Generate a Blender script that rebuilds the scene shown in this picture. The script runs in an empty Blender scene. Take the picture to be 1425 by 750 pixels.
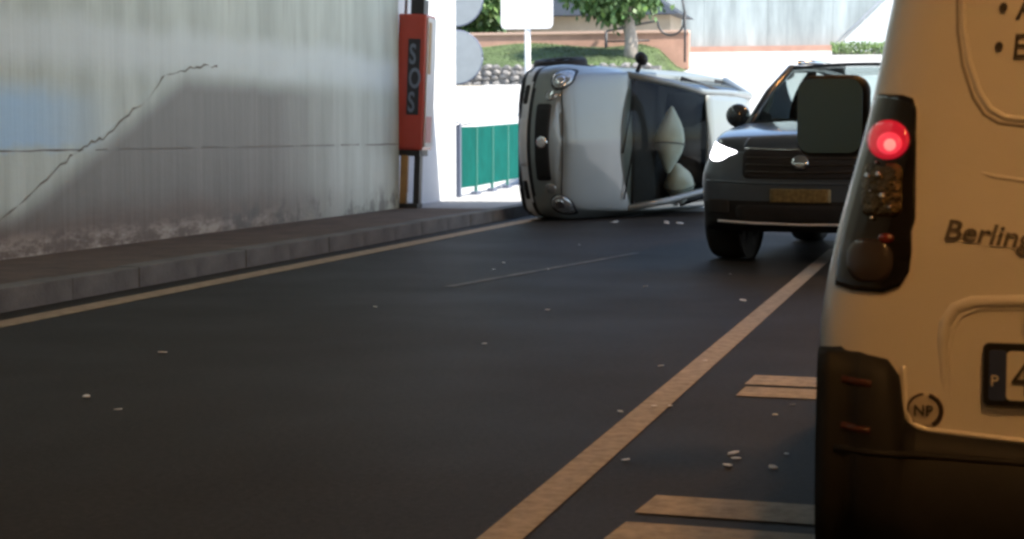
import bpy, bmesh, math, random
from mathutils import Vector, Matrix
from mathutils.bvhtree import BVHTree
random.seed(7)
R = math.radians
S = bpy.context.scene
COL = S.collection

# ------------------------------------------------------------------ camera, sky, sun, exposure
cam = bpy.data.cameras.new("camera"); cam_o = bpy.data.objects.new("camera", cam); COL.objects.link(cam_o)
cam.lens = 63.16; cam.sensor_width = 36; cam.clip_start = 0.05; cam.clip_end = 1500
cam_o.location = (0, 0, 1.12)
cam_o.rotation_euler = (R(90) - math.atan(189/2500), 0, math.atan(635/2500))
cam.dof.use_dof = True; cam.dof.focus_distance = 9.0; cam.dof.aperture_fstop = 7.0
S.camera = cam_o

SUN_EL = 56.0
SUN_TRAVEL = Vector((-0.93, 0.36, 0)).normalized()          # horizontal direction the light travels in
w = bpy.data.worlds.new("World"); S.world = w; w.use_nodes = True
nt = w.node_tree; bg = nt.nodes["Background"]; bg.inputs[1].default_value = 0.13
sky = nt.nodes.new("ShaderNodeTexSky"); sky.sky_type = 'NISHITA'; sky.sun_disc = False
sky.sun_elevation = R(SUN_EL)
sky.sun_rotation = math.atan2(-SUN_TRAVEL.x, -SUN_TRAVEL.y)
nt.links.new(sky.outputs[0], bg.inputs[0])
sun = bpy.data.lights.new("sun", 'SUN'); sun.energy = 4.2; sun.angle = R(0.5); sun.color = (1, .95, .87)
sun_o = bpy.data.objects.new("sun", sun); COL.objects.link(sun_o)
d = Vector((SUN_TRAVEL.x*math.cos(R(SUN_EL)), SUN_TRAVEL.y*math.cos(R(SUN_EL)), -math.sin(R(SUN_EL))))
sun_o.rotation_euler = d.to_track_quat('-Z', 'Y').to_euler(); sun_o.location = (20, -10, 40)
vs = S.view_settings; vs.view_transform = 'Standard'; vs.look = 'None'; vs.gamma = 1; vs.exposure = 1.5
try:
    S.cycles.pixel_filter_type = 'BLACKMAN_HARRIS'; S.cycles.filter_width = 2.8
    S.cycles.max_bounces = 10; S.cycles.diffuse_bounces = 6
except Exception: pass

# ------------------------------------------------------------------ materials
MATS = {}
def mat(name, col, rough=.5, metal=0, var=0, scale=6, stretch=(1,1,1), bump=0, bscale=40, coat=0, emit=None, estr=0, spec=.5, alpha=None, trans=0, bdist=.01):
    m = bpy.data.materials.new(name); m.use_nodes = True; n = m.node_tree; b = n.nodes["Principled BSDF"]
    b.inputs["Base Color"].default_value = (*col, 1); b.inputs["Roughness"].default_value = rough
    b.inputs["Metallic"].default_value = metal; b.inputs["Coat Weight"].default_value = coat; b.inputs["Coat Roughness"].default_value = .06
    b.inputs["Specular IOR Level"].default_value = spec; b.inputs["Transmission Weight"].default_value = trans
    if emit: b.inputs["Emission Color"].default_value = (*emit, 1); b.inputs["Emission Strength"].default_value = estr
    tc = n.nodes.new("ShaderNodeTexCoord")
    if var:
        mp = n.nodes.new("ShaderNodeMapping"); mp.inputs["Scale"].default_value = stretch; n.links.new(tc.outputs["Object"], mp.inputs[0])
        t = n.nodes.new("ShaderNodeTexNoise"); t.inputs["Scale"].default_value = scale; t.inputs["Detail"].default_value = 7; t.inputs["Roughness"].default_value = .65
        n.links.new(mp.outputs[0], t.inputs[0])
        cr = n.nodes.new("ShaderNodeValToRGB"); cr.color_ramp.elements[0].position = .3; cr.color_ramp.elements[1].position = .7
        cr.color_ramp.elements[0].color = (*[max(0, c*(1-var)) for c in col], 1); cr.color_ramp.elements[1].color = (*[min(1, c*(1+var)) for c in col], 1)
        n.links.new(t.outputs[0], cr.inputs[0]); n.links.new(cr.outputs[0], b.inputs["Base Color"])
    if bump:
        t2 = n.nodes.new("ShaderNodeTexNoise"); t2.inputs["Scale"].default_value = bscale; t2.inputs["Detail"].default_value = 4
        n.links.new(tc.outputs["Object"], t2.inputs[0])
        bp = n.nodes.new("ShaderNodeBump"); bp.inputs["Strength"].default_value = bump; bp.inputs["Distance"].default_value = bdist
        n.links.new(t2.outputs[0], bp.inputs["Height"]); n.links.new(bp.outputs[0], b.inputs["Normal"])
    MATS[name] = m; return m
def glass(name, tint, mix=.12, rough=.02):
    m = bpy.data.materials.new(name); m.use_nodes = True; n = m.node_tree
    n.nodes.remove(n.nodes["Principled BSDF"]); out = n.nodes["Material Output"]
    t = n.nodes.new("ShaderNodeBsdfTransparent"); t.inputs[0].default_value = (*tint, 1)
    g = n.nodes.new("ShaderNodeBsdfGlossy"); g.inputs["Roughness"].default_value = rough
    f = n.nodes.new("ShaderNodeFresnel"); f.inputs[0].default_value = 1.22
    mx = n.nodes.new("ShaderNodeMixShader"); n.links.new(f.outputs[0], mx.inputs[0]); n.links.new(t.outputs[0], mx.inputs[1]); n.links.new(g.outputs[0], mx.inputs[2])
    n.links.new(mx.outputs[0], out.inputs[0]); MATS[name] = m; return m

asphalt = mat("asphalt", (.03,.027,.024), .6, spec=.06, var=.12, scale=2.5, stretch=(1,.6,1), bump=.6, bscale=160, bdist=.006)
def add_speckle(m):        # aggregate and worn wheel tracks in the asphalt
    n = m.node_tree; b = n.nodes["Principled BSDF"]; tc = n.nodes.new("ShaderNodeTexCoord")
    v = n.nodes.new("ShaderNodeTexNoise"); v.inputs["Scale"].default_value = 42; v.inputs["Detail"].default_value = 6; v.inputs["Roughness"].default_value = .75; n.links.new(tc.outputs["Object"], v.inputs[0])
    mr = n.nodes.new("ShaderNodeMapRange"); mr.inputs[1].default_value = .42; mr.inputs[2].default_value = .7; mr.inputs[3].default_value = .8; mr.inputs[4].default_value = 1.7
    n.links.new(v.outputs[0], mr.inputs[0])
    old = b.inputs["Base Color"].links[0].from_socket
    mx = n.nodes.new("ShaderNodeVectorMath"); mx.operation = 'MULTIPLY'; n.links.new(old, mx.inputs[0])
    cb = n.nodes.new("ShaderNodeCombineXYZ")
    for i in range(3): n.links.new(mr.outputs[0], cb.inputs[i])
    n.links.new(cb.outputs[0], mx.inputs[1]); n.links.new(mx.outputs[0], b.inputs["Base Color"])
    t = n.nodes.new("ShaderNodeTexNoise"); t.inputs["Scale"].default_value = .7; n.links.new(tc.outputs["Object"], t.inputs[0])
    r2 = n.nodes.new("ShaderNodeMapRange"); r2.inputs[1].default_value = .35; r2.inputs[2].default_value = .65; r2.inputs[3].default_value = .54; r2.inputs[4].default_value = .6
    n.links.new(t.outputs[0], r2.inputs[0]); n.links.new(r2.outputs[0], b.inputs["Roughness"])
add_speckle(asphalt)
roadpaint = mat("road_paint", (.40,.36,.31), .7, var=.32, scale=16, spec=.2, bump=.3, bscale=120)
oldpaint = mat("worn_paint", (.33,.25,.17), .7, var=.4, scale=12, spec=.2, bump=.3, bscale=120)
kerbmat = mat("kerb_concrete", (.12,.118,.112), .85, var=.35, scale=3, bump=.4, bscale=40)
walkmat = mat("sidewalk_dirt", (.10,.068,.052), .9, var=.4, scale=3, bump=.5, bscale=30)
ceilmat = mat("ceiling_concrete", (.3,.28,.25), .9, var=.3, scale=2)
groundmat = mat("ground", (.32,.3,.26), .95, var=.25, scale=.3)
pale = mat("pale_concrete", (.36,.41,.405), .9, var=.4, scale=1.2, stretch=(1,1,.15), bump=.2)
paleroad = mat("pale_roadway", (.42,.42,.41), .85, var=.1, scale=.6, bump=.2)
whitewall = mat("white_wall", (.75,.77,.78), .7, var=.06, scale=2)
pinkwall = mat("pink_wall", (.47,.27,.2), .85, var=.15, scale=2)
beige = mat("beige_wall", (.44,.36,.27), .85, var=.1, scale=2)
roofdark = mat("dark_roof", (.03,.04,.055), .6, var=.2, scale=4)
stone = mat("stone", (.2,.19,.18), .9, var=.4, scale=5, bump=.6, bscale=12)
mortar = mat("mortar", (.17,.165,.155), .95, var=.2)
grassm = mat("grass", (.06,.09,.03), .8, var=.5, scale=1.6)
leafm = mat("leaf", (.06,.125,.035), .5, var=.55, scale=1.5)
leafl = mat("leaf_light", (.1,.17,.045), .5, var=.4, scale=1.5)
bark = mat("bark", (.3,.26,.22), .9, var=.3, scale=6, bump=.6, bscale=20)
steel = mat("galvanised_steel", (.5,.51,.52), .4, .7, var=.1)
darksteel = mat("dark_steel", (.04,.042,.045), .5, .3, var=.2)
signwhite = mat("sign_white", (.8,.8,.8), .5, var=.03)
mirrorback = mat("mirror_back", (.22,.25,.27), .5, var=.06)
greenp = mat("green_panel", (.001,.085,.07), .85, var=.18, scale=3, spec=.1)
bluegrey = mat("blue_grey_paint", (.09,.11,.16), .5, var=.1)
redp = mat("red_paint", (.45,.05,.03), .35, var=.12, scale=7, stretch=(1,1,.3), coat=.3)
sosblack = mat("sos_plate", (.025,.026,.035), .5, var=.1)
sosletter = mat("sos_letter", (.16,.2,.28), .5, var=.1)
tan = mat("tan_board", (.42,.25,.1), .6, var=.15)
whitep = mat("white_paint_plastic", (.7,.7,.68), .5, var=.05)
silver = mat("silver_paint", (.19,.22,.225), .38, .12, var=.03, scale=2, coat=.6)
vanwhite = mat("van_white", (.74,.72,.68), .33, 0, var=.03, scale=2, coat=.7, bump=.02, bscale=60)
blackpaint = mat("black_paint", (.05,.072,.10), .28, .1, var=.1, scale=2, coat=.8)
blackpl = mat("black_plastic", (.012,.0125,.014), .6, spec=.3, var=.25, scale=14, bump=.1, bscale=200)
greypl = mat("grey_plastic", (.62,.65,.7), .45, var=.08)  # on bumper_lower it is a bright reflection on the body paint
interior = mat("interior", (.02,.021,.024), .9, var=.2)
rubber = mat("rubber", (.016,.016,.017), .8, var=.2)
under = mat("underbody", (.02,.02,.02), .9, var=.3, scale=6)
alloy = mat("alloy", (.45,.46,.47), .3, .8, var=.05)
chrome = mat("chrome", (.75,.76,.78), .12, 1, var=.03)
darkchrome = mat("dark_chrome", (.11,.1,.09), .3, .8, var=.1)
lampclear = mat("lamp_clear", (.3,.32,.33), .12, .5, var=.5, scale=30, coat=1)
smoke = mat("smoked_lens", (.012,.011,.012), .12, 0, var=.1, coat=.8)
facet = mat("lamp_facets", (.12,.085,.045), .15, .8, var=.8, scale=60, bump=.8, bscale=90)
redlens = mat("red_lens", (.16,.02,.012), .2, var=.2, coat=.8)
redlit = mat("red_lit", (.5,.015,.015), .25, emit=(1,.02,.05), estr=.15, coat=1)
redcore = mat("red_core", (.9,.2,.15), .3, emit=(1,.16,.14), estr=.7)
headlit = mat("headlight_lit", (.9,.9,.95), .3, emit=(.95,.92,1), estr=3.0)
orangeglow = mat("indicator_lens", (.55,.2,.04), .3, var=.2, coat=.8)
airbag = mat("airbag_fabric", (.62,.68,.64), .85, var=.08, scale=9, bump=.4, bscale=25)
seam = mat("seam", (.2,.22,.21), .9)
eublue = mat("plate_blue", (.03,.05,.13), .4)
platewhite = mat("plate_white", (.68,.67,.62), .4, var=.04)
lettering = mat("lettering", (.035,.03,.025), .5)
stickerred = mat("sticker_ring", (.045,.03,.028), .5)
yellowpl = mat("yellowed_band", (.2,.15,.06), .45, .3, var=.5, scale=25)
debrism = mat("debris_plastic", (.85,.86,.86), .4, var=.1)
sodium = mat("sodium_diffuser", (.9,.6,.3), .5, emit=(1,.47,.14), estr=47)
added_cool = mat("added_cool_diffuser", (.9,.95,.92), .5, emit=(.86,1,.93), estr=2.4)
windglass = glass("windscreen_glass", (.78,.86,.84)); darkglass = glass("dark_glass", (.13,.15,.16)); tintglass = glass("tinted_glass", (.7,.78,.78))

# tunnel wall concrete: streaks, dirt at the foot, a darker patch with a slanting edge, painted-in pale and bluish light
def wall_material():
    m = bpy.data.materials.new("tunnel_wall_concrete"); m.use_nodes = True; n = m.node_tree; L = n.links; b = n.nodes["Principled BSDF"]
    b.inputs["Roughness"].default_value = .4
    tc = n.nodes.new("ShaderNodeTexCoord"); sp = n.nodes.new("ShaderNodeSeparateXYZ"); L.new(tc.outputs["Object"], sp.inputs[0])
    def noise(scale, st=(1,1,1), det=6, rough=.6):
        mp = n.nodes.new("ShaderNodeMapping"); mp.inputs["Scale"].default_value = st; L.new(tc.outputs["Object"], mp.inputs[0])
        t = n.nodes.new("ShaderNodeTexNoise"); t.inputs["Scale"].default_value = scale; t.inputs["Detail"].default_value = det; t.inputs["Roughness"].default_value = rough
        L.new(mp.outputs[0], t.inputs[0]); return t.outputs[0]
    def mth(op, a, c=None, d=None):
        x = n.nodes.new("ShaderNodeMath"); x.operation = op
        for i, v in enumerate((a, c, d)):
            if v is None: continue
            if isinstance(v, (int, float)): x.inputs[i].default_value = v
            else: L.new(v, x.inputs[i])
        return x.outputs[0]
    def rng(v, a, c, lo=0, hi=1):
        r = n.nodes.new("ShaderNodeMapRange"); r.interpolation_type = 'SMOOTHSTEP'; L.new(v, r.inputs[0])
        for i, q in enumerate((a, c, lo, hi)): r.inputs[i+1].default_value = q
        return r.outputs[0]
    def mix(fac, a, c):
        x = n.nodes.new("ShaderNodeMix"); x.data_type = 'RGBA'
        L.new(fac, x.inputs[0])
        for s, v in ((6, a), (7, c)):
            if isinstance(v, tuple): x.inputs[s].default_value = (*v, 1)
            else: L.new(v, x.inputs[s])
        return x.outputs[2]
    Y, Z = sp.outputs[1], sp.outputs[2]
    st = noise(1.3, (1, 2.0, .3), 8, .6); st2 = noise(5, (1, 2.2, .09), 5); blot = noise(.9); fine = noise(3.5, (1,.7,2.2), 8, .7)
    col = mix(rng(st, .25, .75), (.42,.48,.43), (.62,.70,.645))
    col = mix(mth('MULTIPLY', rng(st2, .58, .74), .38), col, (.24,.235,.215))
    col = mix(mth('MULTIPLY', rng(st2, .40, .28), .3), col, (.66,.68,.63))
    # pale horizontal band of light, painted into the wall colour
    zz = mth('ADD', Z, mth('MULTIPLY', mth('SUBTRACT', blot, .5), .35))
    band = mth('MULTIPLY', rng(zz, 1.55, 1.85), rng(zz, 2.2, 1.95))
    col = mix(mth('MULTIPLY', band, .7), col, (.72,.81,.84))
    # bluish light falling on the wall, painted into its colour
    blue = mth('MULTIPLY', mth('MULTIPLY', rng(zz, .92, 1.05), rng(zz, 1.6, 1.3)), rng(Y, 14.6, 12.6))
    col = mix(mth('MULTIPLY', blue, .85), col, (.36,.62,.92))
    # darker patch below a slanting line
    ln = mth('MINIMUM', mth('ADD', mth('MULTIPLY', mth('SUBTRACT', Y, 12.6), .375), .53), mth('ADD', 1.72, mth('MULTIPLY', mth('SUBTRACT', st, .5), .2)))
    dark_patch = mth('MULTIPLY', rng(mth('SUBTRACT', ln, Z), -.05, .22), rng(Y, 21.5, 17.5))
    col = mix(mth('MULTIPLY', dark_patch, .94), col, mix(st, (.09,.077,.06), (.2,.18,.15)))
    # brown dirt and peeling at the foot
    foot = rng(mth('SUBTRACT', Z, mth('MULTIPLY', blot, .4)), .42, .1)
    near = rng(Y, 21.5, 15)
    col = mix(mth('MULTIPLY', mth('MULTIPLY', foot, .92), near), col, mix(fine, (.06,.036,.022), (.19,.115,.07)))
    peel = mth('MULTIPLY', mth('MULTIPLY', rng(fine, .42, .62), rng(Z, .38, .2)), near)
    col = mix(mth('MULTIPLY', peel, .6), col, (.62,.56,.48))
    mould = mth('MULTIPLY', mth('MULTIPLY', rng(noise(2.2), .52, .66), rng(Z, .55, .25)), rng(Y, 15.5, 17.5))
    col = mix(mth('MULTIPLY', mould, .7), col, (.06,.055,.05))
    L.new(col, b.inputs["Base Color"])
    bp = n.nodes.new("ShaderNodeBump"); bp.inputs["Strength"].default_value = .35; bp.inputs["Distance"].default_value = .02
    L.new(mth('ADD', st2, mth('MULTIPLY', fine, .5)), bp.inputs["Height"]); L.new(bp.outputs[0], b.inputs["Normal"])
    return m
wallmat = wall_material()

# ------------------------------------------------------------------ helpers
def obj(name, verts, faces, m, parent=None, smooth=False, solid=0, bevel=0):
    me = bpy.data.meshes.new(name); me.from_pydata([tuple(v) for v in verts], [], faces); me.materials.append(m)
    bm = bmesh.new(); bm.from_mesh(me); bmesh.ops.remove_doubles(bm, verts=bm.verts, dist=1e-5); bmesh.ops.recalc_face_normals(bm, faces=bm.faces); bm.to_mesh(me); bm.free()
    o = bpy.data.objects.new(name, me); COL.objects.link(o)
    if parent: o.parent = parent
    if smooth: me.shade_smooth()
    if solid:
        s = o.modifiers.new("solidify", 'SOLIDIFY'); s.thickness = solid; s.offset = 0
    if bevel:
        s = o.modifiers.new("bevel", 'BEVEL'); s.width = bevel; s.segments = 3; s.limit_method = 'ANGLE'
    return o
def thing(name, label, cat, loc=(0,0,0), group=None, rz=0):
    o = bpy.data.objects.new(name, None); COL.objects.link(o); o.location = loc; o.rotation_euler[2] = rz; o.empty_display_size = .2
    o["label"] = label; o["category"] = cat
    if group: o["group"] = group
    return o
def tag(o, label, cat, group=None):
    o["label"] = label; o["category"] = cat
    if group: o["group"] = group
    return o
def struct(o): o["kind"] = "structure"; return o
class MB:
    def __init__(s): s.v = []; s.f = []
    def add(s, v, f):
        k = len(s.v); s.v += [Vector(q) for q in v]; s.f += [tuple(i+k for i in q) for q in f]; return s
    def box(s, a, b):
        x0,y0,z0 = a; x1,y1,z1 = b
        return s.add([(x0,y0,z0),(x1,y0,z0),(x1,y1,z0),(x0,y1,z0),(x0,y0,z1),(x1,y0,z1),(x1,y1,z1),(x0,y1,z1)],
                     [(0,3,2,1),(4,5,6,7),(0,1,5,4),(1,2,6,5),(2,3,7,6),(3,0,4,7)])
    def tube(s, pts, r, n=10):
        pts = [Vector(p) for p in pts]; rs = r if isinstance(r, (list, tuple)) else [r]*len(pts); k = len(s.v); up = None
        for i, p in enumerate(pts):
            t = (pts[min(i+1, len(pts)-1)] - pts[max(i-1, 0)]).normalized()
            if up is None: up = t.orthogonal().normalized()
            up = (up - t*up.dot(t)).normalized(); sd = t.cross(up)
            for j in range(n):
                a = 2*math.pi*j/n; s.v.append(p + (up*math.cos(a) + sd*math.sin(a))*rs[i])
        for i in range(len(pts)-1):
            for j in range(n): s.f.append((k+i*n+j, k+i*n+(j+1)%n, k+(i+1)*n+(j+1)%n, k+(i+1)*n+j))
        s.f.append(tuple(k+j for j in reversed(range(n)))); s.f.append(tuple(k+(len(pts)-1)*n+j for j in range(n)))
        return s
    def lathe(s, prof, n=32, M=Matrix()):           # prof: (r, h) about local Z
        k = len(s.v)
        for r, h in prof:
            for j in range(n):
                a = 2*math.pi*j/n; s.v.append(M @ Vector((r*math.cos(a), r*math.sin(a), h)))
        for i in range(len(prof)-1):
            for j in range(n): s.f.append((k+i*n+j, k+i*n+(j+1)%n, k+(i+1)*n+(j+1)%n, k+(i+1)*n+j))
        s.f.append(tuple(k+j for j in range(n))); s.f.append(tuple(k+(len(prof)-1)*n+j for j in range(n)))
        return s
    def prism(s, poly, M, h):                        # poly (a, b) in M's xy plane, extruded along its z
        n = len(poly); return s.add([M @ Vector((a, b, 0)) for a, b in poly] + [M @ Vector((a, b, h)) for a, b in poly],
                     [tuple(reversed(range(n))), tuple(range(n, 2*n))] + [(i, (i+1) % n, n+(i+1) % n, n+i) for i in range(n)])
    def build(s, name, m, parent=None, **k): return obj(name, s.v, s.f, m, parent, **k)
def box(name, a, b, m, parent=None, bevel=0): return MB().box(a, b).build(name, m, parent, bevel=bevel)
def rrect(w, h, r, n=6):                             # rounded rectangle outline, centred
    o = []
    for cx, cy, a0 in ((w/2-r, h/2-r, 0), (-w/2+r, h/2-r, 90), (-w/2+r, -h/2+r, 180), (w/2-r, -h/2+r, 270)):
        for i in range(n+1):
            a = R(a0 + 90*i/n); o.append((cx + r*math.cos(a), cy + r*math.sin(a)))
    return o
def ell(rx, ry, n=28): return [(rx*math.cos(2*math.pi*i/n), ry*math.sin(2*math.pi*i/n)) for i in range(n)]
def pchip(xs, ys, x):
    n = len(xs)
    if n == 2: return ys[0] + (ys[1]-ys[0])*(x-xs[0])/(xs[1]-xs[0])
    h = [xs[i+1]-xs[i] for i in range(n-1)]; dl = [(ys[i+1]-ys[i])/h[i] for i in range(n-1)]; m = [0]*n
    for i in range(1, n-1):
        if dl[i-1]*dl[i] > 0: w1, w2 = 2*h[i]+h[i-1], h[i]+2*h[i-1]; m[i] = (w1+w2)/(w1/dl[i-1]+w2/dl[i])
    m[0], m[-1] = dl[0], dl[-1]
    i = 0
    while i < n-2 and x > xs[i+1]: i += 1
    t = (x-xs[i])/h[i]
    return ys[i]*(2*t**3-3*t*t+1) + h[i]*m[i]*(t**3-2*t*t+t) + ys[i+1]*(3*t*t-2*t**3) + h[i]*m[i+1]*(t**3-t*t)
def hull(rings, NJ, NI, front_bulge, rear_bulge):
    """rings: half sections rear to front, each a list of (x, y, z) from bottom centre round the side to top centre. Returns a closed loft: verts, faces, centres."""
    dense = []
    for r in rings:
        t = [0]
        for a, b in zip(r, r[1:]): t.append(t[-1] + (Vector(b)-Vector(a)).length)
        t = [i/(len(r)-1)*.5 + .5*q/t[-1] for i, q in enumerate(t)]
        dense.append([Vector([pchip(t, [p[k] for p in r], j/(NJ-1)) for k in range(3)]) for j in range(NJ)])
    xs = [0]
    for a, b in zip(rings, rings[1:]): xs.append(xs[-1] + max(.05, abs(b[0][0]-a[0][0])))
    out = []
    for s in range(len(rings)-1):
        nn = max(2, int(NI*(xs[s+1]-xs[s])/xs[-1]))
        for q in range(nn): out.append(xs[s] + (xs[s+1]-xs[s])*q/nn)
    out.append(xs[-1])
    G = [[Vector([pchip(xs, [dense[i][j][k] for i in range(len(rings))], x) for k in range(3)]) for j in range(NJ)] for x in out]
    V, Fc = [], []
    def vid(p): V.append(p); return len(V)-1
    idL = [[vid(p) for p in row] for row in G]; idR = [[vid(Vector((p.x, -p.y, p.z))) for p in row] for row in G]
    for i in range(len(G)-1):
        for j in range(NJ-1):
            Fc.append((idL[i][j], idL[i][j+1], idL[i+1][j+1], idL[i+1][j])); Fc.append((idR[i][j], idR[i+1][j], idR[i+1][j+1], idR[i][j+1]))
    for row, bul in ((0, -rear_bulge), (len(G)-1, front_bulge)):
        K = 16; grid = []
        for j in range(NJ):
            p = G[row][j]; zt = (p.z - G[row][0].z)/(G[row][-1].z - G[row][0].z)
            ln = []
            for k in range(K+1):
                u = 1 - 2*k/K
                ln.append(idL[row][j] if k == 0 else idR[row][j] if k == K else vid(Vector((p.x + bul*(1-u*u)*min(1, 6*zt*(1-zt)+.05), p.y*u, p.z))))
            grid.append(ln)
        for j in range(NJ-1):
            for k in range(K): Fc.append((grid[j][k], grid[j+1][k], grid[j+1][k+1], grid[j][k+1]))
    return V, Fc
def split(V, Fc, rules, parent):
    """give every face of a loft to the first part whose rule takes its centre; each part is its own mesh"""
    got = {r[0]: [] for r in rules}
    for f in Fc:
        c = sum((V[i] for i in f), Vector())/len(f)
        for name, rule, m in rules:
            if rule(c): got[name].append(f); break
    res = {}
    for name, rule, m in rules:
        if not got[name]: continue
        used = sorted({i for f in got[name] for i in f}); mp = {o: k for k, o in enumerate(used)}
        res[name] = obj(name, [V[i] for i in used], [tuple(mp[i] for i in f) for f in got[name]], m, parent, smooth=True)
    return res
class Skin:                                          # a body surface to lay lamps, plates and trim on
    def __init__(s, V, Fc): s.t = BVHTree.FromPolygons([tuple(v) for v in V], Fc)
    def hit(s, a, b, sign):                          # looking along x; (a, b) = (y, z); sign +1 front, -1 rear
        h = s.t.ray_cast(Vector((6*sign, a, b)), Vector((-sign, 0, 0)))
        return h[0].x if h[0] else None
    def side(s, x, z, sign):
        h = s.t.ray_cast(Vector((x, 3*sign, z)), Vector((0, -sign, 0)))
        return h[0].y if h[0] else None
def smooth_loop(o, k=4):
    n = len(o); res = []
    for i in range(n):
        p = [Vector(o[(i+q-1) % n]) for q in range(4)]
        for t in range(k):
            u = t/k; res.append(tuple(.5*((2*p[1]) + (p[2]-p[0])*u + (2*p[0]-5*p[1]+4*p[2]-p[3])*u*u + (3*p[1]-p[0]-3*p[2]+p[3])*u**3)))
    return res
def decal(skin, name, outline, c, sign, off, depth, m, parent, rings=5, dome=0, axis='x', smooth=True, dens=.03):
    """a plate of the given outline (star shaped about c) that follows the body skin, off proud of it and depth thick"""
    dn = []
    for (a, b), (a2, b2) in zip(outline, outline[1:]+outline[:1]):
        k_ = max(1, int(math.hypot(a2-a, b2-b)/dens))
        dn += [(a+(a2-a)*q/k_, b+(b2-b)*q/k_) for q in range(k_)]
    outline = dn; rows = []
    n = len(outline); last = None
    for q in range(rings, 0, -1):
        t = q/rings; ln = []
        for a, b in outline:
            aa, bb = c[0] + (a-c[0])*t, c[1] + (b-c[1])*t
            h = skin.hit(aa, bb, sign) if axis == 'x' else skin.side(aa, bb, sign)
            ln.append((aa, bb, h, t))
        rows.append(ln)
    hc = skin.hit(*c, sign) if axis == 'x' else skin.side(*c, sign)
    vals = [p[2] for ln in rows for p in ln if p[2] is not None] + ([hc] if hc is not None else [])
    low = (min(vals) if sign > 0 else max(vals)) if vals else 0
    def P(a, b, h, t, extra=0):
        h = low if h is None else h
        v = h + sign*(off + dome*(1-t*t) + extra)
        return Vector((v, a, b)) if axis == 'x' else Vector((a, v, b))
    V = [P(*p) for p in rows[0]]; V = [P(*p, extra=-depth) for p in rows[0]] + V
    Fc = [(i, (i+1) % n, n+(i+1) % n, n+i) for i in range(n)]
    for k in range(1, rings):
        V += [P(*p) for p in rows[k]]
        Fc += [(k*n+i, k*n+(i+1) % n, (k+1)*n+(i+1) % n, (k+1)*n+i) for i in range(n)]
    V.append(P(c[0], c[1], hc, 0)); z = len(V)-1
    Fc += [(rings*n+i, rings*n+(i+1) % n, z) for i in range(n)]
    return obj(name, V, Fc, m, parent, smooth=smooth)
def bead(skin, name, pts, sign, r, m, parent, off=0, axis='x', sub=6, taper=False):
    """a thin bead or trim strip following the skin through (y, z) points"""
    P = []
    for (a, b), (a2, b2) in zip(pts, pts[1:]):
        for q in range(sub): P.append((a+(a2-a)*q/sub, b+(b2-b)*q/sub))
    P.append(pts[-1]); W = []
    for a, b in P:
        h = skin.hit(a, b, sign) if axis == 'x' else skin.side(a, b, sign)
        if h is not None: W.append(Vector((h+sign*off, a, b)) if axis == 'x' else Vector((a, h+sign*off, b)))
    if taper: r = [r*max(.08, min(1, q/len(W)*3.5)) for q in range(len(W))]
    return MB().tube(W, r, 8).build(name, m, parent, smooth=True)
def patch(name, c00, c10, c11, c01, m, parent, bulge=(0,0,0), thick=.006, nu=12, nv=8, edge=(0,0,0)):
    c = [Vector(q) for q in (c00, c10, c11, c01)]; V, Fc = [], []
    for j in range(nv+1):
        for i in range(nu+1):
            u, v = i/nu, j/nv
            p = (c[0]*(1-u)+c[1]*u)*(1-v) + (c[3]*(1-u)+c[2]*u)*v
            p += Vector(bulge)*(4*u*(1-u))*(1 - .35*v) + Vector(edge)*4*v*(1-v)
            V.append(p)
    for j in range(nv):
        for i in range(nu): a = j*(nu+1)+i; Fc.append((a, a+1, a+nu+2, a+nu+1))
    return obj(name, V, Fc, m, parent, smooth=True, solid=0 if "glass" in m.name else thick)
def wheel(parent, M, r, wd, spokes=5, rimm=None):
    """tyre, rim with spokes and hub; axis along M's z, outer face at +z"""
    w_ = bpy.data.objects.new("wheel", None); COL.objects.link(w_); w_.parent = parent; w_.matrix_local = M; w_.empty_display_size = .1
    ri = r*.66
    MB().lathe([(ri,-wd/2),(r*.93,-wd/2),(r*.985,-wd*.38),(r,-wd*.2),(r,wd*.2),(r*.985,wd*.38),(r*.93,wd/2),(ri,wd/2*.96),(ri,-wd/2)], 36).build("tyre", rubber, w_, smooth=True)
    rim = MB().lathe([(ri*.3,0),(ri*.9,-.01),(ri*1.02,-wd*.4),(ri*1.03,wd*.47),(ri*.93,wd*.44),(ri*.9,wd*.2),(ri*.25,wd*.18)], 30)
    for k in range(spokes):
        a = 2*math.pi*k/spokes; Mm = Matrix.Rotation(a, 4, 'Z')
        rim.add([Mm @ Vector(q) for q in [(.03,-.035,wd*.2),(ri*.95,-.022,wd*.36),(ri*.95,.022,wd*.36),(.03,.035,wd*.2),(.03,-.035,wd*.34),(ri*.95,-.018,wd*.42),(ri*.95,.018,wd*.42),(.03,.035,wd*.34)]],
                [(0,3,2,1),(4,5,6,7),(0,1,5,4),(1,2,6,5),(2,3,7,6),(3,0,4,7)])
    rim.build("rim", rimm or alloy, w_)
    return w_
def text(body, size, m, parent, M, depth=.002, name="lettering", shear=0, font_bold=0):
    cu = bpy.data.curves.new(name, 'FONT'); cu.body = body; cu.size = size; cu.extrude = depth; cu.shear = shear; cu.offset = font_bold; cu.resolution_u = 4
    t = bpy.data.objects.new(name, cu); COL.objects.link(t)
    dg = bpy.context.evaluated_depsgraph_get(); me = bpy.data.meshes.new_from_object(t.evaluated_get(dg))
    bpy.data.objects.remove(t); bpy.data.curves.remove(cu)
    o = bpy.data.objects.new(name, me); COL.objects.link(o); me.materials.clear(); me.materials.append(m)
    o.parent = parent; o.matrix_local = M
    return o
def frame(origin, xa, ya):
    xa, ya = Vector(xa).normalized(), Vector(ya).normalized(); za = xa.cross(ya).normalized(); ya = za.cross(xa)
    M = Matrix((xa, ya, za)).transposed().to_4x4(); M.translation = Vector(origin); return M

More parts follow.
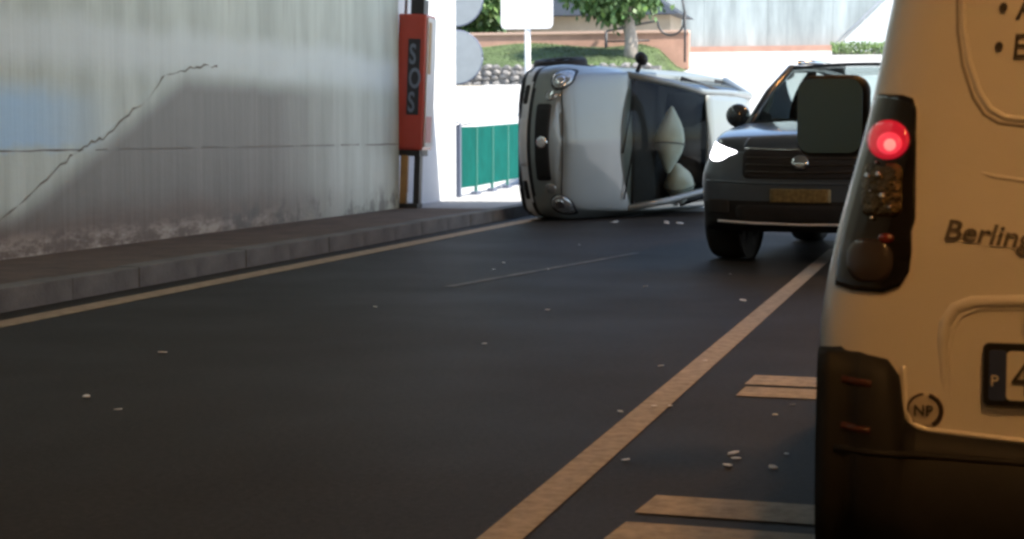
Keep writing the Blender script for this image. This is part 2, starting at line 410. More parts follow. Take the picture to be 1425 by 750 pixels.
# ------------------------------------------------------------------ ground, road, tunnel
PROF = [(-400,0),(24,0),(27,.03),(31,.13),(40,1.1),(52,2.58),(68,4.22),(90,5.2),(130,6),(900,6)]
def gz(y):
    for (a, za), (b, zb) in zip(PROF, PROF[1:]):
        if y <= b: t = (y-a)/(b-a); return za + (zb-za)*t
    return PROF[-1][1]
def sheet(name, x0, x1, ys, dz, m, parent=None):
    V, Fc = [], []
    for y in ys: V += [(x0, y, gz(y)+dz), (x1, y, gz(y)+dz)]
    for i in range(len(ys)-1): Fc.append((2*i, 2*i+1, 2*i+3, 2*i+2))
    return obj(name, V, Fc, m, parent)
ysall = sorted({-400,-60,0,24,900,130,90,68,52,40,30,27} | set(range(25, 70, 3)))
struct(sheet("ground", -700, 700, ysall, -.02, groundmat))
struct(sheet("road", -5.9, 6.2, [-60, 0, 12, 24, 25.5], .0, asphalt))
struct(sheet("hill_road", -14, 60, [y for y in ysall if 25 <= y <= 90] , -.006, paleroad))
rm = struct(obj("edge_line", [(-5.60,-60,.004),(-5.40,-60,.004),(-5.40,25.4,.004),(-5.60,25.4,.004)], [(0,1,2,3)], oldpaint))
rm = struct(obj("centre_line", [(-1.30,-60,.004),(-1.155,-60,.004),(-1.18,17.6,.004),(-1.30,17.6,.004)], [(0,1,2,3)], roadpaint))
for y0, y1, xl, xr in ((5.17,5.44,-.94,-.92), (4.80,5.04,-.96,-.94), (7.98,8.30,-.955,-.945), (7.62,7.91,-.95,-.94)):
    struct(obj("transverse_stripe", [(xl,y0,.004),(2.3,y0-.22,.004),(2.3,y1-.22,.004),(xr,y1,.004)], [(0,1,2,3)], roadpaint))
# faint worn dash in the lane
struct(obj("worn_dash", [(-3.72,12.6,.004),(-3.64,12.6,.004),(-2.98,16.6,.004),(-3.04,16.6,.004)], [(0,1,2,3)], mat("ghost_paint", (.11,.11,.108), .7, var=.6, scale=5)))
# sidewalk: dirty slab, kerb stones one by one
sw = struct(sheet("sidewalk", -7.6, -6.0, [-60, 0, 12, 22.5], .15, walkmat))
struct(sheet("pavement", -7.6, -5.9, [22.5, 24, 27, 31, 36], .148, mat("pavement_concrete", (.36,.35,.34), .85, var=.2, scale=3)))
sw2 = struct(sheet("sidewalk_base", -7.6, -6.0, [-60, 0, 12, 24, 27, 30, 34], .06, mortar))
y = 5.0; k = 0; kmesh = None
while y < 25.6:
    o = MB()
    if kmesh is None:
        kb = MB().box((-.09,0,-.02), (.10,.998,.152)).build("kerb_stone", kerbmat, sw, bevel=.006); kmesh = kb.data; kb.location = (-5.95, y, 0)
    else:
        kb = bpy.data.objects.new("kerb_stone", kmesh); COL.objects.link(kb); kb.parent = sw; kb.location = (-5.95 + random.uniform(-.008,.008), y, random.uniform(-.003,.002))
        b_ = kb.modifiers.new("bevel", 'BEVEL'); b_.width = .006; b_.segments = 3; b_.limit_method = 'ANGLE'
    y += 1.0
kb = box("kerb", (-6.04,-60,-.02), (-5.85,4.98,.15), kerbmat, sw)
# tunnel
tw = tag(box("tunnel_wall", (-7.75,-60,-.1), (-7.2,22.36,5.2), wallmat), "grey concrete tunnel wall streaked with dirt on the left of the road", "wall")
crk = [(12.3,.42),(12.9,.66),(13.45,.90),(13.75,1.02),(14.1,1.08),(14.6,1.30),(15.0,1.44),(15.35,1.66),(15.9,1.74),(16.3,1.78),(16.6,1.76)]
cv, cf = [], []
for i in range(len(crk)-1):
    for q in range(5):
        t = q/5; yy = crk[i][0]+(crk[i+1][0]-crk[i][0])*t; z_ = crk[i][1]+(crk[i+1][1]-crk[i][1])*t + random.uniform(-.018,.018); hw = random.uniform(.002,.013)*(0 if random.random() < .12 else 1)
        cv += [(-7.197,yy,z_-hw),(-7.197,yy,z_+hw)]
for i in range(len(cv)//2-1): cf.append((2*i,2*i+2,2*i+3,2*i+1))
obj("crack", cv, cf, mat("crack_dark", (.24,.235,.21), .9, var=.3, scale=8), tw)
jv, jf = [], []
for i in range(60):
    yy = 10+i*.22; jv += [(-7.197,yy,.985+random.uniform(-.004,.004)-.006),(-7.197,yy,.985+random.uniform(-.003,.006)+.004)]
for i in range(59):
    if random.random() < .86: jf.append((2*i,2*i+2,2*i+3,2*i+1))
obj("pour_joint", jv, jf, mat("joint_dark", (.22,.21,.19), .9), tw)
tag(box("wing_wall", (-7.9,22.38,-.1), (-7.36,25.6,4.6), whitewall), "bright white wall end just outside the tunnel mouth behind the red box", "wall")
tag(box("tunnel_wall", (6.6,-60,-.1), (7.1,9.5,5.2), ceilmat), "plain concrete tunnel wall on the far right behind the van", "wall")  # stops short: opening added so daylight reaches the left wall
for y_ in (14.0, 18.6, 23.0): tag(box("column", (6.65,y_-.25,-.1), (7.05,y_+.25,5.2), ceilmat), "added unseen concrete column on the tunnel side opened to let daylight in", "column", "added columns along the side opened for daylight")  # columns added out of view along the opened side
struct(box("tunnel_ceiling", (-7.75,-60,5.2), (7.1,23.4,5.9), ceilmat))
tag(box("added_end_wall", (-7.75,-60.4,-.1), (7.1,-60.02,5.9), ceilmat), "added unseen wall keeping daylight out of the tunnel behind the viewer", "wall")  # added out of view to block daylight from behind
# orange lamps on the ceiling, and an added cool row to brighten the left wall
def lamp(x, y, m, label, group, ln=1.3):
    t = thing("tunnel_or_added_lamp", label, "lamp", (x, y, 5.2), group)
    MB().box((-.16,-ln/2,-.14), (.16,ln/2,0)).build("housing", steel, t, bevel=.01)
    MB().box((-.13,-ln/2+.04,-.165), (.13,ln/2-.04,-.142)).build("diffuser", m, t)
for y in (-25,-17,-8,.5,9,19): lamp(1.0, y, sodium, "orange sodium lamp on the tunnel ceiling over the right lane", "orange lamps on the tunnel ceiling")
for y in (4,8,12,16,20): lamp(-5.7, y, added_cool, "added unseen cool lamp that brightens the left tunnel wall", "added cool lamps that brighten the left wall", 2.6)

# ------------------------------------------------------------------ SOS cabinet
sos = thing("sos_cabinet", "tall red emergency call box lettered SOS beside the tunnel wall", "call box", (-7.11, 22.42, .15))
sos.rotation_euler = (0, R(2.2), R(3))
MB().box((-.19,-.02,.76), (.18,.5,2.52)).build("cabinet", redp, sos, bevel=.02)
MB().box((-.17,-.028,.79), (.16,-.018,2.49)).build("door", redp, sos, bevel=.012)
MB().box((-.045,-.04,1.22), (.115,-.026,2.2)).build("name_plate", sosblack, sos, bevel=.004)
for k, (ch, zc) in enumerate((("S", 1.88), ("O", 1.57), ("S", 1.26))):
    Ml = frame((-.028, -.041, zc), (1,0,0), (0,0,1)) @ Matrix.Diagonal((.70, 1.25, 1, 1))
    text(ch, .29, sosletter, sos, Ml, .002, "letter", font_bold=.006)
MB().box((.182,.03,.8), (.20,.46,2.48)).build("reflective_panel", whitep, sos, bevel=.004)
MB().box((.2,.06,1.75), (.206,.2,2.42)).build("orange_strip", tan, sos)
MB().box((.2,.06,.86), (.206,.34,1.2)).build("red_strip", mat("faded_red", (.55,.2,.2), .5), sos)
MB().box((-.115,.02,.0), (-.02,.1,.7)).build("tan_board", tan, sos, bevel=.004)
MB().box((.06,.05,.0), (.14,.2,.76)).build("post", darksteel, sos, bevel=.006)
MB().box((-.22,-.02,-.0), (.14,.26,.06)).build("base_plate", darksteel, sos, bevel=.004)
MB().box((-.16,.02,.68), (.14,.46,.762)).build("bottom_tray", darksteel, sos, bevel=.004)
MB().box((-.06,.08,2.52), (.12,.34,2.72)).build("junction_box", darksteel, sos, bevel=.01)
MB().tube([(.03,.2,2.7),(.035,.2,3.4),(.02,.2,4.9)], .07).build("conduit", darksteel, sos, smooth=True)
MB().tube([(-.13,.1,2.5),(-.12,.1,3.2),(-.12,.1,4.8)], .02).build("cable", steel, sos, smooth=True)
MB().tube([(-.02,.02,.06),(.0,-.03,.2),(.01,-.04,.06)], .008, 6).build("loose_cable", whitep, sos, smooth=True)

# ------------------------------------------------------------------ green fence outside the mouth
fn = thing("panel_fence", "low green panel fence with dark feet beyond the tunnel mouth", "fence", (-7.42, 26.0, gz(26)))
A, B = Vector((-7.42,26.0,0)), Vector((-7.36,33.6,0)); ux = (B-A).normalized()
NP_ = 8
for i in range(NP_):
    a = A + (B-A)*(i/NP_) - A; b = A + (B-A)*((i+1)/NP_) - A
    z0 = gz((a+A).y) - gz(26); z1 = gz((b+A).y) - gz(26)
    a2, b2 = a + ux*.012, b - ux*.012
    MB().add([(a2.x,a2.y,z0+.28),(b2.x,b2.y,z1+.28),(b2.x,b2.y,z1+1.2),(a2.x,a2.y,z0+1.2),(a2.x-.03,a2.y,z0+.28),(b2.x-.03,b2.y,z1+.28),(b2.x-.03,b2.y,z1+1.2),(a2.x-.03,a2.y,z0+1.2)],
             [(0,1,2,3),(7,6,5,4),(0,4,5,1),(1,5,6,2),(2,6,7,3),(3,7,4,0)]).build("panel", greenp, fn)
    MB().box((b.x-.035,b.y-.012,z1+.2), (b.x+.012,b.y+.012,z1+1.2)).build("joint_strip", mat("joint_green", (.05,.2,.16), .4) if "joint_green" not in MATS else MATS["joint_green"], fn)
    MB().box((b.x-.06,b.y-.13,z1+.06), (b.x+.04,b.y+.13,z1+.2)).build("foot", bluegrey, fn, bevel=.008)
MB().box((-.05,-.1,.1), (.04,-.02,1.28)).build("post", bluegrey, fn, bevel=.005)
MB().box((-.07,-.18,.02), (.05,.08,.14)).build("foot", bluegrey, fn, bevel=.008)
MB().tube([(0,-.1,1.235),(b.x,b.y,z1+1.235)], .03).build("top_rail", steel, fn, smooth=True)
MB().tube([(-.03,-.36,.1),(-.03,-.36,1.2),(0,-.05,1.24)], .02).build("end_rail", steel, fn, smooth=True)

# traffic mirror (back seen) and white sign
tm = thing("traffic_mirror", "two round grey traffic mirrors on a pole seen from behind at the tunnel mouth", "traffic mirror", (-8.72, 30.0, gz(30)))
MB().tube([(0,.1,-.1),(0,.1,3.9)], .055, 14).build("pole", steel, tm, smooth=True)
for zc in (2.33, 3.32):
    md = MB().lathe([(.05,-.09),(.25,-.075),(.40,-.03),(.455,.0),(.46,.03),(.45,.04),(.2,.045),(.02,.047)], 40, frame((.1, 0, zc), (1,.25,0), (0,0,1)).inverted().inverted() @ Matrix.Rotation(0, 4, 'X'))
    m_ = md.build("mirror_disc", mirrorback, tm)
    ring = MB().tube([frame((.1,0,zc),(1,.25,0),(0,0,1)) @ Vector((.455*math.cos(a*math.pi/20), .455*math.sin(a*math.pi/20), .02)) for a in range(41)], .02, 8).build("rim", bluegrey, m_, smooth=True)
sg = thing("road_sign", "white rectangular road sign with rounded corners on a white post, seen from behind", "sign", (-8.33, 34.0, gz(34)))
MB().prism(rrect(1.03, 1.1, .1), frame((0,-.03,3.14-gz(34)+.55), (1,0,0), (0,0,1)), .02).build("board", signwhite, sg)
MB().tube([(0,.02,-.1),(0,.02,3.6)], .058, 12).build("post", whitep, sg, smooth=True)

# ------------------------------------------------------------------ hillside: stone wall, grass bank, garden wall, house, trees, stairs
swl = thing("stone_wall", "rough grey rubble stone wall at the foot of the grass bank", "wall", (-14, 52, gz(52)))
MB().box((-5,.10,-.4), (5.2,.5,.52)).build("mortar_core", mortar, swl)
smesh = []
for q in range(6):
    bm = bmesh.new(); bmesh.ops.create_icosphere(bm, subdivisions=1, radius=1)
    for v in bm.verts: v.co = random.uniform(.8,1.12)*Vector((v.co.x*.17*random.uniform(.8,1.15), v.co.y*.14, v.co.z*.10*random.uniform(.8,1.15))) + Vector((random.uniform(-.03,.03),random.uniform(-.02,.02),random.uniform(-.025,.025)))
    me = bpy.data.meshes.new("stone"); bm.to_mesh(me); bm.free(); me.materials.append(stone); smesh.append(me)
for row in range(4):
    x = -4.9 + random.uniform(0,.2)
    while x < 5.1:
        o = bpy.data.objects.new("stone", random.choice(smesh)); COL.objects.link(o); o.parent = swl
        o.location = (x, .1+random.uniform(-.03,.02), .05+row*.155+random.uniform(-.03,.03)); o.rotation_euler = (random.uniform(-.2,.2), random.uniform(-.25,.25), random.uniform(-.3,.3))
        x += random.uniform(.24,.36)
def zb(x, y): t = max(0, min(1, (y-52.3)/5.2)); e = max(0, min(1, (-8.7-x)/1.5)); e = e*e*(3-2*e); z0 = gz(y)-.12; return z0 + (3.05 + t*.95 + .08*math.sin(x*1.3+y) - z0)*e
V, Fc = [], []
NX, NY = 30, 12
for j in range(NY+1):
    for i in range(NX+1):
        xx = -26 + i*17.4/NX; yy = 52.3 + j*7/NY; V.append((xx + (max(0, (yy-52.3))*.0), yy, zb(xx, yy)))
for j in range(NY):
    for i in range(NX): a = j*(NX+1)+i; Fc.append((a,a+1,a+NX+2,a+NX+1))
nb = len(V)
V += [(-26,52.3,2.2),(-8.6,52.3,2.2),(-8.6,59.3,2.9)]
edge = [j*(NX+1)+NX for j in range(NY+1)]
Fc += [tuple([nb+1] + edge + [nb+2]), tuple([nb] + list(range(NX+1)) + [nb+1])]
struct(obj("grass_bank", V, Fc, grassm, smooth=False))
gv, gf = [], []
for k in range(9000):
    xx, yy = random.uniform(-20,-8.9), 52.3 + 5.0*random.random(); zz = zb(xx, yy); h = random.uniform(.03,.09); a = random.uniform(0, 6.28); l = random.uniform(-.06,.06)
    i = len(gv); gv += [(xx-.014*math.cos(a), yy-.014*math.sin(a), zz-.02), (xx+.014*math.cos(a), yy+.014*math.sin(a), zz-.02), (xx+l, yy+l*.7, zz+h)]; gf.append((i,i+1,i+2))
me = bpy.data.meshes.new("grass"); me.from_pydata(gv, [], gf); me.materials.append(grassm); o = bpy.data.objects.new("grass", me); COL.objects.link(o); o["kind"] = "stuff"; o["label"] = "short green grass on the bank above the stone wall"
gw = thing("garden_wall", "low pink rendered garden wall along the top of the grass bank", "wall", (-16, 57.7, 3.8))
MB().box((-12,0,-.6), (7.2,.3,.55)).build("wall", pinkwall, gw); MB().box((-12,-.05,.552), (7.2,.35,.64)).build("coping", mat("pink_coping", (.56,.38,.3), .8), gw, bevel=.01)
hs = thing("house", "beige house with a dark sloping roof behind the tree", "house", (-15, 62, 4.2))
MB().box((-9,0,-.6), (4.9,2.5,1.02)).build("wall", beige, hs)
MB().add([(-9.4,-.5,1.03),(5.3,-.5,1.025),(4.2,-.2,1.75),(-1.4,-.2,5.2),(-9.4,2.9,1.03),(5.3,2.9,1.025),(4.2,2.9,1.75),(-1.4,2.9,5.2)], [(0,1,2,3),(7,6,5,4),(0,4,5,1),(1,5,6,2),(2,6,7,3),(3,7,4,0)]).build("roof", roofdark, hs)
MB().box((-8.9,-.06,-.3), (-8.3,-.005,.6)).build("window", roofdark, hs)
def tree(name, label, base, H, trunk_r, crown_c, crown_r, nclump, seed, lm, grp=None):
    rnd = random.Random(seed); t = thing(name, label, "tree", base, grp)
    tb = MB(); tp = [(0,0,-.3),(.03,0,H*.35),(-.04,.02,H*.7),(.0,.0,H)]
    tb.tube(tp, [trunk_r*1.2,trunk_r,trunk_r*.85,trunk_r*.5], 10).build("trunk", bark, t, smooth=True)
    cl = []
    for k in range(nclump):
        while True:
            p = Vector((rnd.uniform(-1,1), rnd.uniform(-1,1), rnd.uniform(-1,1)))
            if .25 < p.length < 1: break
        cl.append(Vector((crown_c[0]+p.x*crown_r[0], crown_c[1]+p.y*crown_r[1], crown_c[2]+p.z*crown_r[2])))
    lb = MB()
    for c in cl[:9]:
        m_ = Vector((0,0,H*.8))*.55 + c*.45; lb.tube([(0,0,H*.72), m_ + Vector((0,0,.2)), c], [trunk_r*.42, trunk_r*.25, .025], 6)
    lb.build("limbs", bark, t, smooth=True)
    v, f = [], []
    for c in cl:
        rr = rnd.uniform(.28,.5); n = rnd.randint(55, 95)
        for q in range(n):
            dv = Vector((rnd.gauss(0,1), rnd.gauss(0,1), rnd.gauss(0,.75)))*rr*.62; p = c + dv
            ax = Vector((rnd.gauss(0,.6), rnd.gauss(0,.6), -1+rnd.gauss(0,.5))).normalized(); sd = ax.orthogonal().normalized(); sd = (Matrix.Rotation(rnd.uniform(0,6.28), 3, ax) @ sd)
            l = rnd.uniform(.16,.32); wd = l*.3; i = len(v)
            v += [p, p+ax*l*.5+sd*wd, p+ax*l, p+ax*l*.5-sd*wd]; f.append((i,i+1,i+2,i+3))
    me = bpy.data.meshes.new("crown"); me.from_pydata([tuple(q) for q in v], [], f); me.materials.append(lm); me.materials.append(leafl)
    for i, p in enumerate(me.polygons): p.material_index = 1 if rnd.random() < .35 else 0
    o = bpy.data.objects.new("crown", me); COL.objects.link(o); o.parent = t
    return t
tree("leafy_tree", "leafy green tree with a pale trunk on the grass bank", (-10.2,55.0,3.45), 1.5, .2, (-.45,0,2.55), (1.55,1.3,1.2), 105, 3, leafm)
tree("leafy_tree", "leafy green tree left of the white sign, half hidden by the mirrors", (-16.6,59.6,3.9), 1.2, .16, (0,0,1.75), (1.5,1.2,1.3), 80, 5, leafm)
# bent hand rail on the bank
hr = thing("hand_rail", "thin dark bent pipe handrail beside the tree trunk", "handrail", (-9.0,57.2,3.9))
pts = [(-2.4,0,.2),(-2.4,0,.5),(-1.2,.1,.75),(-.75,.1,.82)] + [(-.32+.42*math.cos(a), .1, .78+.42*math.sin(a)) for a in [R(180+q*15) for q in range(0, 13)]] + [(.12,.1,1.1),(.05,.1,1.5)]
MB().tube(pts, .035, 8).build("rail", darksteel, hr, smooth=True)
MB().tube([(-2.4,0,-.4),(-2.4,0,.5)], .05, 8).build("post", darksteel, hr, smooth=True); MB().tube([(.14,.1,-.5),(.14,.1,1.1)], .035, 8).build("post", darksteel, hr, smooth=True)
MB().tube([(-2.4,0,.18),(-1.0,.1,.2)], .03, 8).build("lower_rail", darksteel, hr, smooth=True)
# far retaining wall in pours
fw = thing("retaining_wall", "tall pale concrete retaining wall with dark stains across the far road", "wall", (-6, 68, 4.1))
x = -6.2
for k in range(12):
    wv = 2.4; MB().box((x+.004,0,-.5), (x+wv-.004,.5,9+random.uniform(-.1,.1))).build("wall_panel", pale, fw); x += wv
MB().box((-6.2,.06,-.5), (22.6,.45,8.8)).build("core", mortar, fw)
MB().box((-6.2,-.5,-.6), (22.6,-.01,.28)).build("footing", pinkwall, fw)
stt = thing("stair_ramp", "white stair parapet climbing right along the far wall with a dark rail", "stairs", (-4.9, 66.8, 4.0))
MB().prism([(0,0),(4.5,0),(4.5,4.4),(0,.05)], frame((0,0,0), (1,0,0), (0,0,1)), .5).build("parapet", whitewall, stt)
MB().tube([(0,-.35,.25),(.9,-.35,1.1),(4.4,-.35,4.55)], .045, 8).build("rail", steel, stt, smooth=True)
for k in range(5): MB().tube([(.2+k*.95,-.35,.15+k*.93),(.2+k*.95,-.35,.5+k*.93)], .03, 6).build("rail_post", steel, stt, smooth=True)
hg = thing("hedge", "small low green hedge at the foot of the white stairs", "hedge", (-3.4, 65.2, gz(65)))
v, f = [], []
for q in range(2600):
    p = Vector((random.uniform(-1.4,2.6), random.uniform(-.3,.3), random.uniform(0,.42))); a = Vector((random.gauss(0,1),random.gauss(0,1),random.gauss(0,1))).normalized(); s_ = a.orthogonal().normalized(); i = len(v)
    v += [p, p+a*.06+s_*.03, p+a*.12, p+a*.06-s_*.03]; f.append((i,i+1,i+2,i+3))
obj_h = bpy.data.meshes.new("foliage"); obj_h.from_pydata([tuple(q) for q in v], [], f); obj_h.materials.append(leafl); o = bpy.data.objects.new("foliage", obj_h); COL.objects.link(o); o.parent = hg
MB().tube([(-1.4,0,0),(2.6,0,.05)], .1, 6).build("stems", bark, hg)

# ------------------------------------------------------------------ cars
def sec(x, zb, ws, wm, zm, wd, zd, zc, xt=0):
    return [(x,0,zb),(x,ws*.7,zb),(x,ws,zb+.03),(x,wm*.985,(zb+zm)/2),(x+xt*.2,wm,zm),(x+xt*.6,wd+.4*(wm-wd),zd-.3*(zd-zm)),(x+xt,wd,zd),(x+xt,wd*.55,zd*.4+zc*.6),(x+xt,0,zc)]
def cabin(root, ab, at, cb, ct, fw_b, paint, gw, gs, rear_side=None, bulge=.13, lift=0):
    """windscreen, roof, side and rear glass and pillars; ab/at front base/top corner (x,y,z), cb/ct rear base/top"""
    ab, at, cb, ct = map(Vector, (ab, at, cb, ct)); mir = lambda p: Vector((p.x, -p.y, p.z))
    patch("windscreen", mir(ab), ab, at, mir(at), gw, root, bulge=(bulge,0,lift), edge=(.03,0,.02))
    patch("roof", mir(at), at, ct, mir(ct), paint, root, bulge=(0,0,.035), thick=.03, edge=(0,0,.03))
    patch("rear_window", mir(cb), cb, ct, mir(ct), gs, root, bulge=(-.08,0,0))
    for s in (1, -1):
        q = (lambda p: p) if s == 1 else mir
        mb_, mt_ = ab.lerp(cb, .5), at.lerp(ct, .42)
        patch("side_window", q(ab), q(mb_), q(mt_), q(at), gs, root, edge=(0,.03*s,0))
        patch("side_window", q(mb_), q(cb), q(ct), q(mt_), gs, root, edge=(0,.03*s,0))
        MB().tube([q(ab)+Vector((.03,0,-.03)), q(ab.lerp(at,.5))+Vector((.02,.012*s,.02)), q(at), q(at.lerp(ct,.5))+Vector((0,.015*s,.03)), q(ct), q(cb)], [.045,.04,.038,.035,.05,.07], 10).build("roof_pillar", paint, root, smooth=True)
        MB().tube([q(mb_), q(mt_)], .04, 8).build("door_pillar", blackpl, root, smooth=True)

# --- crashed silver hatchback on its side
K = 1.22; PHI = R(16)
f_ = Vector((-math.sin(PHI), -math.cos(PHI), 0)); l_ = Vector((0,0,-1)); u_ = Vector((math.cos(PHI), -math.sin(PHI), 0))
car = thing("crashed_car", "silver hatchback lying on its side across the left lane with airbags out", "car")
loc = Vector((-5.31, 22.25, .825*K+.005)) - f_*1.98*K - u_*.5*K
Mc = Matrix((f_, l_, u_)).transposed().to_4x4(); Mc.translation = loc; car.matrix_world = Mc @ Matrix.Scale(K, 4)
st = [sec(-1.93,.35,.60,.66,.6,.62,.90,.9), sec(-1.78,.24,.76,.79,.62,.74,.95,.95), sec(-1.2,.18,.81,.825,.62,.76,.94,.94), sec(0,.18,.81,.825,.62,.76,.93,.93), sec(.6,.18,.81,.825,.62,.745,.95,.955),
      sec(.85,.18,.81,.825,.62,.735,.95,.985), sec(1.15,.18,.81,.825,.6,.72,.90,.95), sec(1.5,.18,.80,.82,.56,.70,.82,.88), sec(1.70,.18,.75,.785,.54,.66,.765,.825), sec(1.81,.185,.66,.70,.53,.59,.72,.775), sec(1.87,.20,.52,.57,.5,.48,.655,.705)]
V, Fc = hull(st, 60, 90, .12, .05); sk = Skin(V, Fc)
split(V, Fc, [("cabin_floor", lambda c: -1.75 < c.x < .68 and c.z > .925 and abs(c.y) < .72, interior),
    ("underbody", lambda c: c.z < .215 and c.x < 1.75, under),
    ("bumper_lip", lambda c: c.x > 1.3 and c.z < .275, blackpl),
    ("bumper_lower", lambda c: c.x > 1.3 and c.z < .36, greypl),  # bright reflection on the body paint, put into a lighter colour
    ("bumper_strip", lambda c: c.x > 1.3 and c.z < .405, blackpl),
    ("bumper", lambda c: c.x > 1.5 and c.z < .62, silver),
    ("hood", lambda c: c.x > .84 and c.z > .70 and abs(c.y) < .70 and c.z > .64, silver),
    ("body", lambda c: True, silver)], car)
decal(sk, "grille", [(a*1, .545+b) for a, b in rrect(.80,.16,.03)], (0,.545), 1, .006, .04, blackpl, car)
em = decal(sk, "emblem", [(a, .55+b) for a, b in ell(.062,.062)], (0,.55), 1, .016, .03, chrome, car, rings=3)
decal(sk, "emblem_face", [(a, .55+b) for a, b in ell(.048,.048)], (0,.55), 1, .019, .01, greypl, em, rings=2)
bead(sk, "emblem_mark", [(-.032,.58),(-.012,.52),(0,.553),(.012,.52),(.032,.58)], 1, .005, chrome, em, off=.021, sub=2)
for s in (1,-1):
    h1 = decal(sk, "headlight", [(s*.655+a, .675+b) for a, b in ell(.115,.10)], (s*.655,.675), 1, .008, .06, blackpl, car, dome=.01)
    decal(sk, "lens", [(s*.655+a, .675+b) for a, b in ell(.10,.088)], (s*.655,.675), 1, .018, .02, lampclear, h1, dome=.02)
    decal(sk, "reflector", [(s*.645+a, .675+b) for a, b in ell(.045,.042)], (s*.645,.675), 1, .036, .02, chrome, h1, dome=.01)
    h2 = decal(sk, "indicator", [(s*.485+a, .60+b) for a, b in ell(.055,.055)], (s*.485,.60), 1, .008, .05, lampclear, car, dome=.012)
    decal(sk, "fog_recess", [(s*.5+a, .315+b) for a, b in rrect(.2,.055,.02)], (s*.5,.315), 1, .005, .03, blackpl, car)
    bead(sk, "hood_seam", [(1.72,.70),(1.2,.735),(.86,.76)], s, .006, blackpl, car, axis='y') if False else None
bead(sk, "hood_seam", [(-.56,.70),(-.3,.715),(0,.722),(.3,.715),(.56,.70)], 1, .006, blackpl, car)
# number plate area on the bumper strip
decal(sk, "plate_holder", [(a, .315+b) for a, b in rrect(.5,.1,.015)], (0,.315), 1, .008, .03, greypl, car)
cabin(car, (.74,.72,.955), (-.22,.55,1.40), (-1.80,.70,.95), (-1.48,.53,1.40), 0, silver, windglass, darkglass, bulge=.25, lift=.04)
for s in (1,-1):        # dark glass border of the windscreen, wipers
    MB().tube([(.73,.70*s,.958),(.28,.615*s,1.18),(-.20,.545*s,1.395)], .016, 6).build("windscreen_seal", blackpl, car, smooth=True)
cw = [(.86-.0,y_,.972) for y_ in ()]
dash = MB().box((.2,-.68,.93), (.74,.68,1.0)); dash.build("dashboard", interior, car, bevel=.03)
MB().tube([(.93,.62,.975),(.84,.1,1.03),(.80,-.1,1.045)], .01, 6).build("wiper", blackpl, car, smooth=True)
MB().tube([(.985,.12,.985),(.86,-.3,1.01),(.79,-.55,1.0)], .01, 6).build("wiper", blackpl, car, smooth=True)
def bag(c, sc, name, rot, pinch=.35):
    bm = bmesh.new(); bmesh.ops.create_uvsphere(bm, u_segments=28, v_segments=18, radius=1)
    for v in bm.verts:
        p = v.co.copy(); k_ = 1 - pinch*abs(p.y)**1.5
        wr = 1 + .05*math.sin(7*p.y+3*p.z)*math.cos(5*p.x)
        v.co = Vector((p.x*sc[0]*k_*wr, p.y*sc[1], p.z*sc[2]*k_*wr))
    me = bpy.data.meshes.new(name); bm.to_mesh(me); bm.free(); me.materials.append(airbag); me.shade_smooth()
    o = bpy.data.objects.new(name, me); COL.objects.link(o); o.parent = car; o.location = c; o.rotation_euler = rot
    MB().tube([(math.cos(R(a))*sc[0]*1.01, .12*sc[1], math.sin(R(a))*sc[2]*1.01) for a in range(0, 361, 15)], .009, 6).build("seam", seam, o, smooth=True)
    return o
bag((.13,-.02,1.14), (.17,.38,.16), "airbag", (0,.5,-.12), .62)
bag((-.12,.47,1.14), (.17,.24,.17), "airbag", (0,.4,.3), .5)
for s in (1,-1):
    MB().tube([(-.35,.36*s,.9),(-.45,.36*s,1.15),(-.5,.36*s,1.3)], [.2,.2,.11], 12).build("seat", interior, car, smooth=True)
# wing mirror, wheels
for s in (-1, 1):
    if s == -1:
        wm_ = MB().lathe([(.02,-.1),(.07,-.07),(.085,0),(.075,.07),(.03,.1)], 18, frame((.55,s*.905,.99), (.5,1,0), (0,0,1)) @ Matrix.Scale(.8, 4)).build("wing_mirror", blackpl, car, smooth=True)
        MB().tube([(.58,s*.76,.95),(.56,s*.86,.985)], .025, 8).build("mirror_arm", blackpl, car, smooth=True)
for x_, s, tu in ((1.13,1,0),(1.13,-1,0),(-1.2,1,0),(-1.2,-1,0)):
    decal(sk, "wheel_arch", [(x_+a, .33+b) for a, b in ell(.36,.36)], (x_,.33), s, .003, .02, under, car, axis='y')
    yy = s*(.70 if s == 1 else .80 if x_ > 0 else .74)
    M = frame((x_,yy,.30), (1,.12 if x_ > 0 and s == -1 else 0,0), (0,0,1)) if s == -1 else frame((x_,yy,.30), (-1,0,0), (0,0,1))
    wheel(car, M, .295, .19, 6, blackpl)
MB().tube([(.3,.8,.9),(.5,.86,.6),(.9,.84,.5)], .008, 6).build("trim_strip", blackpl, car, smooth=True)
for s in (-1,1): bead(sk, "side_strip", [(-1.5,.5),(0,.5),(.85,.5)], s, .015, blackpl, car, axis='y')

# --- dark SUV coming towards the viewer
HD = R(9)
suv = thing("suv", "dark SUV driving towards the viewer past the crashed car with bright white headlights", "car", (-1.0,17.5,0), None, -math.pi/2 - HD)
st = [sec(-2.32,.45,.78,.83,.8,.78,1.12,1.12), sec(-2.15,.3,.92,.95,.8,.86,1.2,1.2), sec(-1.2,.26,.97,.98,.8,.9,1.22,1.22), sec(.4,.26,.97,.98,.8,.89,1.22,1.22), sec(.95,.26,.97,.98,.79,.875,1.21,1.25),
      sec(1.4,.26,.96,.98,.77,.86,1.175,1.215), sec(1.8,.265,.95,.975,.75,.83,1.13,1.17), sec(2.06,.28,.90,.94,.73,.79,1.085,1.125), sec(2.2,.31,.80,.85,.71,.71,1.04,1.08), sec(2.28,.36,.64,.70,.68,.6,.96,1.0)]
V, Fc = hull(st, 46, 64, .07, .05); sk = Skin(V, Fc)
